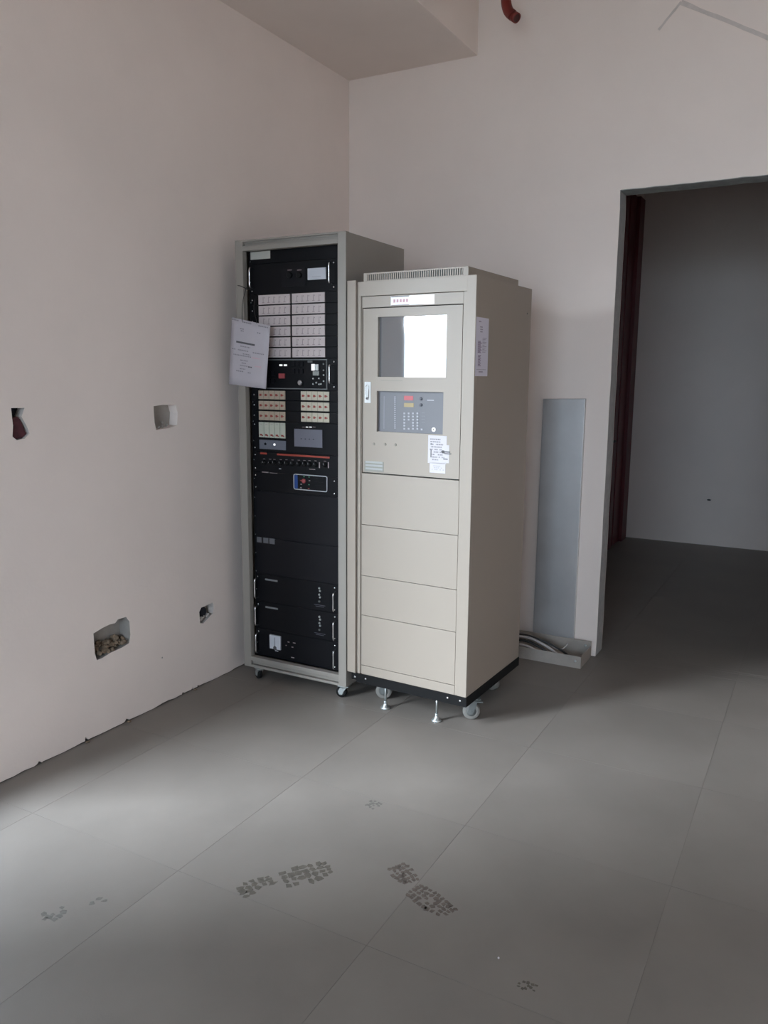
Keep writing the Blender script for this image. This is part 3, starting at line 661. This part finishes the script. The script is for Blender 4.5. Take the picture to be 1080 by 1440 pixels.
ctl = MB().box(wl_[0][0]-0.006, wl_[1][0]+0.006, FR+0.0145, FR+0.017, wl_[0][1]-0.006, wl_[2][1]+0.006).done('control_panel', M_ctrl, door)
qc = CB.crop(530, 540, 9.0); CV = FR+0.0145
def pc_(x, y): return qc(x, y, CV)
def cplate(name, x0, y0, x1, y1, m, t=0.0012):
    a, z0 = pc_(x0, y1); b, z1 = pc_(x1, y0); return MB().box(a, b, CV-t, CV+0.001, min(z0, z1), max(z0, z1), 0, 0.0003).done(name, m, ctl)
cplate('alarm_display', 345, 152, 460, 205, M_led); cplate('status_display', 345, 243, 468, 290, M_amber)
for x, y in ((560, 187), (560, 265)):
    a, z = pc_(x, y); MB().lathe((a, CV, z), (0, -1, 0), [(0, 0.0065), (0.004, 0.006), (0.005, 0.003)], 14).done('button', mat('grey_button', (0.10, 0.10, 0.12), 0.4), ctl)
cplate('legend', 637, 200, 722, 212, M_key, 0.0005)
cplate('legend', 84, 152, 100, 565, mat('dim_legend', (0.24, 0.24, 0.26), 0.5), 0.0005)
for k in range(17):
    a, z = pc_(230, 165+k*24.5); MB().box(a-0.003, a+0.003, CV-0.001, CV+0.001, z-0.0022, z+0.0022).done('indicator', M_key, ctl)
for i, y in enumerate((372, 412, 451, 490, 526, 566)):
    for j, x in enumerate((350, 405, 460, 515)):
        if (i, j) == (4, 1) or (i, j) == (3, 1): continue
        a, z = pc_(x, y); MB().box(a-0.0042, a+0.0042, CV-0.002, CV+0.001, z-0.0036, z+0.0036, 0, 0.0008).done('key', M_key, ctl)
a, z = pc_(569, 575); MB().box(a-0.004, a+0.004, CV-0.002, CV+0.001, z-0.0036, z+0.0036).done('key', M_key, ctl)
for k in range(4): cplate('legend', 565, 365+k*40, 610, 368+k*40, mat('faint_line', (0.22, 0.22, 0.24), 0.5) if k == 0 else bpy.data.materials['faint_line'], 0.0004)
a, z = pc_(722, 577); MB().lathe((a, CV, z), (0, -1, 0), [(0, 0.0088), (0.004, 0.0085), (0.0045, 0.007)], 18).lathe((a, CV-0.0046, z), (0, -1, 0), [(0, 0.003), (0.0006, 0.003)], 12, 1).done('key_lock', [M_glow, M_ink], ctl)  # lock face glows by its material, not as a lamp
# oval pull handle
(a, z0), (b, z1) = c_(512.3, 566.5), c_(521, 537)
hp = MB().box(a, b, FR-0.003, FR+0.001, z0, z1, 0, 0.0015).done('handle', mat('white_handle_plate', (0.72, 0.72, 0.72), 0.35), door)
ca, cz = (a+b)/2, (z0+z1)/2
pts = [(ca+0.007*cos(t), FR-0.006, cz+(0.022 if sin(t) > 0 else -0.022)+0.008*sin(t)) for t in [2*pi*i/20 for i in range(21)]]
MB().tube(pts, 0.0018, 6).done('pull_ring', M_chrome, hp)
MB().cyl((ca, FR-0.003, cz-0.025), (ca, FR-0.008, cz-0.025), 0.005, 12).done('key_hole', M_ink, hp)
(a, z0), (b, z1) = c_(511.8, 663), c_(539, 650)
mb = MB(); mb.box(a, b, FR-0.001, FR+0.001, z0+0.002, z1, 0)
for k in range(3): mb.box(a+0.006, b-0.006, FR-0.0014, FR, z0+0.010+k*0.014, z0+0.018+k*0.014, 1)
mb.done('rating_plate', [mat('silver_grey_plate', (0.26, 0.25, 0.22), 0.4), mat('pale_stripe', (0.38, 0.38, 0.37), 0.4)], door)
for px_, py_ in ((525, 624.3), (541, 624.8), (555.4, 625.5)):
    a, z = c_(px_, py_); MB().lathe((a, FR, z), (0, -1, 0), [(0, 0.0058), (0.002, 0.0055), (0.0025, 0.004)], 14).done('screw_cap', mat('beige_cap', (0.28, 0.25, 0.21), 0.5), door)
a, z = c_(536, 534); MB().box(a-0.003, a+0.10, FR-0.0003, FR+0.001, z-0.005, z-0.001).done('legend', mat('pale_legend', (0.29, 0.26, 0.22), 0.5), door)
# paper labels stuck on the door
def sticker(p0, p1, rows, seed, name='paper_label', fr=FR, t=0.0006, mats=None):
    (a, z0), (b, z1) = p0, p1; g = random.Random(seed); mb = MB(); mb.box(a, b, fr-t, fr+0.0005, z0, z1)
    def fn(u0, u1, y0, y1, mi): mb.box(u0, u1, fr-t-0.0003, fr-t+0.0002, y0, y1, mi)
    marks(mb, a+0.008, b-0.006, z0+0.01, z1-0.01, rows, fn, 0.8, 0.5, 1, g, 0.002, 0.007)
    return mb, name, mats or [M_white, M_inkl, M_ink]
(a, z0), (b, z1) = c_(601, 651), c_(631.5, 613.5)
mb, nm, mm = sticker((a, z0), (b-0.012, z1), 9, 1)
mb.box(b-0.0125, b, FR-0.0006, FR+0.0005, z0+0.004, z1-0.036)
mb.box(a+0.011, a+0.019, FR-0.001, FR, z0+0.080, z1-0.036, 2); mb.box(a+0.012, a+0.016, FR-0.001, FR, z0+0.026, z0+0.055, 2)
mb.box(a+0.060, a+0.100, FR-0.001, FR, z1-0.066, z1-0.061, 2); mb.box(a+0.064, a+0.074, FR-0.001, FR, z1-0.070, z1-0.058, 2); mb.box(a+0.075, a+0.105, FR-0.001, FR, z0+0.040, z0+0.044, 2); mb.box(a+0.070, a+0.090, FR-0.001, FR, z0+0.018, z0+0.022, 2)
mb.done(nm, mm, door)
mb, nm, mm = sticker(c_(603.5, 664.5), c_(625.8, 651.6), 3, 2, mats=[M_white, mat('very_pale_print', (0.45, 0.43, 0.46), 0.7), M_ink]); mb.done(nm, mm, door)
# four blank panels and foot strip
tops = [zP[0]-0.001, zP[1], zP[2], zP[3]]; bots = [zP[1], zP[2], zP[3], zP[4]]
for t_, b_ in zip(tops, bots): MB().box(uDl-0.003, uDr+0.002, FR-0.002, 0.022, b_+0.0012, t_-0.0012, 0, 0.0012).done('blank_panel', M_beige, cab)
MB().box(uDl-0.003, uDr+0.002, FR-0.002, 0.022, CZ0, zP[4]-0.0012, 0, 0.0012).done('foot_strip', M_beige, cab)
# projecting trim profile down the left edge
pf0, pf1 = c_(488.3, 700, -0.010)[0], c_(499.8, 700, -0.010)[0]
MB().box(pf0, pf1, -0.010, 0.004, CZ0+0.002, CZ1+0.006, 0, 0.002).box(pf0+0.002, -0.001, 0.004, CD-0.01, CZ0+0.004, CZ1, 0, 0.001).done('side_profile', M_beige, cab)
# ventilated top
v0, z0p = 0.0, CZ1
pu0, pu1 = c_(511.5, 390, 0.012)[0], c_(658.6, 384, 0.012)[0]; zpt = c_(585, 379.2, 0.012)[1]
vr = CB.vz(729.0, 394.5, pu1)[0]
hp0, hp1 = zpt-0.012, z0p+0.002
mb = MB(); mb.box(pu0, pu1, 0.012, vr, zpt-0.006, zpt, 0, 0.001); mb.box(pu1-0.004, pu1, 0.012, vr, CZ1, zpt-0.006); mb.box(pu0, pu0+0.004, 0.012, vr, CZ1, zpt-0.006); mb.box(pu0+0.004, pu1-0.004, vr-0.004, vr, CZ1, zpt-0.006)
mb.box(pu0+0.004, pu1-0.004, 0.012, 0.015, CZ1, CZ1+0.004); mb.box(pu0+0.004, pu0+0.018, 0.012, 0.015, CZ1+0.004, zpt-0.006); mb.box(pu1-0.022, pu1-0.004, 0.012, 0.015, CZ1+0.004, zpt-0.006)
top = mb.done('vent_housing', M_beige, cab)
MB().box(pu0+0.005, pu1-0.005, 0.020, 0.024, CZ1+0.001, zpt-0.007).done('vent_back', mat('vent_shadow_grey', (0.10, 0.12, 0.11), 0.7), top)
ns = 44; s0, s1 = pu0+0.018, pu1-0.022; pt = (s1-s0)/ns
slat = MB().box(-pt*0.24, pt*0.24, 0.0125, 0.0155, CZ1+0.003, zpt-0.005).done('slat', M_beige, top); slat.location = (s0+pt/2, 0, 0)
for k in range(1, ns): copy_part(slat, top, (s0+pt*(k+0.5), 0, 0))
# side label sheet, side screws
sv0, sz0 = CB.vz(666.5, 530, CW); sv1, sz1 = CB.vz(686.8, 446.5, CW)
sv0 = 0.006
sv1 = CB.vz(686.5, 480, CW)[0]; sz1 = CB.vz(677, 446.5, CW)[1]; sz0 = CB.vz(676, 529, CW)[1]
mb = MB(); mb.box(CW-0.0004, CW+0.0006, sv0, sv1, sz0, sz1)
W_ = sv1-sv0; H_ = sz1-sz0
def smk(a, b, c, d, mi=1): mb.box(CW, CW+0.001, sv0+a*W_, sv0+b*W_, sz1-d*H_, sz1-c*H_, mi)
smk(.2, .38, .06, .08); smk(.3, .5, .15, .17); smk(.32, .52, .19, .21); smk(.32, .5, .23, .25)
for k in range(11): smk(.16, .16+.3*(0.7+0.3*((k*7) % 3)/2), .40+k*.019, .412+k*.019, 2); smk(.52, .85-.08*(k % 3), .34+k*.024, .349+k*.024, 1)
for k in range(9): smk(.2, .42-.05*(k % 2), .64+k*.022, .653+k*.022, 2); 
smk(.1, .85, .882, .889); smk(.28, .6, .915, .935)
mb.done('side_label', [mat('lilac_side_label', (0.66, 0.62, 0.70), 0.6), mat('side_print', (0.34, 0.30, 0.36), 0.6), mat('violet_print', (0.22, 0.15, 0.24), 0.6)], cab)
vv, zz = CB.vz(741.5, 441, CW); MB().lathe((CW, vv, zz), (1, 0, 0), [(0, 0.004), (0.0015, 0.0035)], 10).done('screw', M_castgrey, cab)
# black wheeled base
bz0, bz1 = 0.096, CZ0
mb = MB(); mb.box(-0.004, CW+0.002, -0.001, 0.005, bz0, bz1-0.001); mb.box(-0.004, CW+0.002, CD-0.004, CD+0.002, bz0, bz1-0.001); mb.box(-0.004, 0.002, 0.005, CD-0.004, bz0, bz1-0.001); mb.box(CW-0.004, CW+0.002, 0.005, CD-0.004, bz0, bz1-0.001)
mb.box(0.002, CW-0.004, 0.005, CD-0.004, bz1-0.006, bz1-0.001); mb.box(-0.030, -0.004, -0.001, 0.004, bz0+0.008, bz1-0.004, 0, 0.001)
mb.box(0.002, 0.10, 0.005, CD-0.004, bz0, bz0+0.004); mb.box(CW-0.10, CW-0.004, 0.005, CD-0.004, bz0, bz0+0.004)
base = mb.done('base_frame', M_blackm, cab)
for px_, py_ in ((499.6, 951.5), (514.5, 954.5), (629.8, 981), (647.3, 985.3)):
    a, z = c_(px_, py_); MB().lathe((a, -0.001, z), (0, -1, 0), [(0, 0.0055), (0.003, 0.005), (0.005, 0.0025)], 12).done('bolt', M_chrome, base)
for (px_, py_), dd in (((535.7, 1000), 0), ((607.7, 1018.5), 0)):
    P = on_floor(px_, py_); u, v = loc_in(CB, P)
    v = max(v, 0.010); zt2 = bz1-0.01
    ft = MB().lathe((u, v, 0.0), (0, 0, 1), [(0, 0.021), (0.005, 0.022), (0.009, 0.018), (0.016, 0.010), (0.024, 0.007), (0.026, 0.007)], 20).cyl((u, v, 0.024), (u, v, zt2), 0.0045, 10).cyl((u, v, 0.024), (u, v, 0.034), 0.008, 6)
    ft.done('levelling_foot', M_zinc, cab)
for P, rot in (((-1.205, 3.045), radians(205)), ((-1.262, 3.39), radians(160)), ((-1.68, 3.045), radians(20)), ((-1.68, 3.39), radians(40))):
    u, v = loc_in(CB, (*P, 0)); caster(cab, min(u, CW-0.012), v, bz0, 0.037, 0.028, rot, mat('pale_tyre', (0.21, 0.20, 0.185), 0.5) if 'pale_tyre' not in bpy.data.materials else bpy.data.materials['pale_tyre'], M_dull, M_castgrey, True)

# ------------------------------------------------------------------ cable trunking by the doorway
tr = thing('cable_trunking', 'galvanised cable trunking, tall cover on the back wall above an open tray on the floor', 'trunking', (-1.19, YB-0.001, 0))
ox = -1.19
mb = MB(); mb.prism([(-1.305-ox, 0.06), (-1.080-ox, 0.06), (-1.080-ox, 1.345), (-1.300-ox, 1.340)], lambda u, v, w: (u, w, v), -0.022, 0.0)
o = mb.done('cover', M_galv, tr)
bv = o.modifiers.new('bevel', 'BEVEL'); bv.width = 0.003; bv.segments = 2
T0, T1, TY0, TZ = -1.80-ox, -0.985-ox, -0.222, 0.062
mb = MB(); mb.box(T0, T1, TY0, TY0+0.003, 0, TZ); mb.box(T0, T1, -0.026, -0.023, 0, 0.085); mb.box(T1-0.003, T1, TY0+0.003, -0.026, 0, TZ); mb.box(T0, T1-0.003, TY0+0.003, -0.026, 0, 0.003); mb.box(T0, T0+0.003, TY0+0.003, -0.026, 0.003, TZ)
mb.done('tray', M_galv2, tr)
for u, y_, z in ((T1-0.028, TY0, 0.036), (T1-0.03, -0.026, 0.060)): MB().lathe((u, y_, z), (0, -1, 0), [(0, 0.007), (0.003, 0.006), (0.005, 0.003)], 12).done('screw', M_zinc, tr)
cabs = [('black', 0.0055, [(-1.55, 3.95, 0.010), (-1.42, 3.94, 0.085), (-1.30, 3.93, 0.108), (-1.20, 3.93, 0.090), (-1.12, 3.95, 0.055), (-1.06, 3.97, 0.010)], 'black cable looping over the tray, uppermost behind the pale ones'),
 ('white', 0.0065, [(-1.50, 3.918, 0.012), (-1.38, 3.914, 0.088), (-1.28, 3.914, 0.102), (-1.20, 3.914, 0.080), (-1.13, 3.914, 0.046), (-1.10, 3.918, 0.012)], 'pale cable arching highest into the open tray'),
 ('black', 0.007, [(-1.50, 3.90, 0.013), (-1.38, 3.898, 0.074), (-1.29, 3.898, 0.088), (-1.21, 3.898, 0.066), (-1.15, 3.90, 0.034), (-1.12, 3.90, 0.013)], 'thick black cable between the two pale cables in the tray'),
 ('white', 0.006, [(-1.48, 3.882, 0.012), (-1.37, 3.882, 0.056), (-1.29, 3.882, 0.070), (-1.22, 3.882, 0.048), (-1.18, 3.885, 0.014)], 'pale cable lying low along the front of the tray'),
 ('white', 0.0032, [(-1.50, 3.98, 0.010), (-1.36, 3.97, 0.098), (-1.24, 3.97, 0.086), (-1.15, 3.97, 0.050), (-1.11, 3.975, 0.052), (-1.085, 3.98, 0.082)], 'thin pale wire with its end curling up in the tray')]
for c, r, pts, lab in cabs:
    o = MB().tube(smooth(pts, 8), r, 10).done('cable', M_blk if c == 'black' else M_wht); o['label'] = lab; o['category'] = 'cable'; o['group'] = 'cables in the open tray'

# ------------------------------------------------------------------ red pipe
pipe = thing('sprinkler_pipe', 'red painted pipe hanging down from the ceiling with a bent open end', 'pipe', (0, 0, 0))
py = 3.80
A_ = [(-1.465, py, ZC), (-1.465, py, 3.24), (-1.466, py, 3.17), (-1.460, py, 3.125), (-1.438, py-0.008, 3.092), (-1.405, py-0.018, 3.066)]
MB().tube([A_[0], (-1.465, py, 3.6)]+smooth(A_[1:], 6), 0.020, 20).done('pipe_run', M_red, pipe)
MB().tube(smooth([(-1.466, py, 3.185), (-1.464, py, 3.145), (-1.450, py-0.004, 3.108), (-1.425, py-0.012, 3.082)], 5), 0.0235, 20).done('elbow', M_red, pipe)
e0 = Vector(A_[-2]); e1 = Vector(A_[-1]); dd = (e1-e0).normalized()
MB().cyl(e1-dd*0.02, e1+dd*0.002, 0.0225, 20).cyl(e1+dd*0.002, e1+dd*0.0025, 0.017, 18, 1).done('pipe_end', [M_red, mat('dark_bore', (0.06, 0.012, 0.01), 0.7)], pipe)  # flat dark disc stands for the shaded hollow of the open end

# ------------------------------------------------------------------ footprints on the floor
def tread(parts, m, label, blocks, seed, faint=False):
    g = random.Random(seed); mb = MB()
    for (hx, hy), (tx, ty), w, nr in parts:         # segment from, to (photo px), width px-ish in metres, rows
        a = on_floor(hx, hy); b = on_floor(tx, ty); d = b-a; L_ = d.length; d.normalize(); n = Vector((-d.y, d.x, 0))
        for i in range(nr):
            t = (i+0.5)/nr; ww = w*(0.62+0.38*sin(pi*min(1, t*0.9+0.12)))
            nc = blocks
            for j in range(nc):
                if g.random() < (0.35 if faint else 0.10): continue
                s = (j+0.5)/nc-0.5; c = a+d*(L_*t)+n*(s*ww)+Vector((g.gauss(0, .0015), g.gauss(0, .0015), 0))
                du, dv = L_/nr*0.50*g.uniform(.7, 1.1), ww/nc*0.50*g.uniform(.7, 1.1); k = g.randint(4, 5); ph = pi/4+g.gauss(0, 0.25)
                ring_ = [c+d*(du*cos(ph+2*pi*q_/k)*g.uniform(.75, 1.6))+n*(dv*sin(ph+2*pi*q_/k)*g.uniform(.75, 1.6)) for q_ in range(k)]
                mb.prism([(v.x, v.y) for v in ring_], lambda u, v, w_: (u, v, w_), 0.0001, 0.0006)
    o = mb.done('footprint', m); o['label'] = label; o['category'] = 'footprint'; o['group'] = 'dried muddy footprints'
tread([((336, 1256), (384, 1236), 0.070, 5), ((396, 1238), (466, 1219), 0.095, 7)], M_foot, 'clear grey footprint with blocky tread, pointing right in the middle of the floor', 4, 1)
tread([((556, 1217), (579, 1241), 0.075, 6), ((580, 1250), (634, 1285), 0.085, 9)], M_foot2, 'brownish footprint slanting down to the right, right of the clear grey one', 5, 2)
tread([((60, 1295), (90, 1275), 0.065, 5)], M_footf, 'faint half footprint at the left edge of the floor', 3, 3, True)
tread([((115, 1270), (152, 1263), 0.03, 4)], M_footf, 'small muddy smear just right of the faint left footprint', 2, 4, True)
tread([((518, 1135), (536, 1125), 0.055, 5)], M_footf, 'faint spotted print nearest the cabinets', 4, 5, True)
tread([((728, 1382), (755, 1391), 0.030, 5)], M_foot, 'small dark smudge at the bottom right of the floor', 3, 6, True)
P = on_floor(701, 1348)
mb = MB(); bmesh.ops.create_icosphere(mb.bm, subdivisions=1, radius=0.003, matrix=Matrix.Translation((P.x, P.y, 0.002))); o = mb.done('pebble', M_white); o['label'] = 'tiny white crumb on the floor above the bottom right smudge'; o['category'] = 'debris'
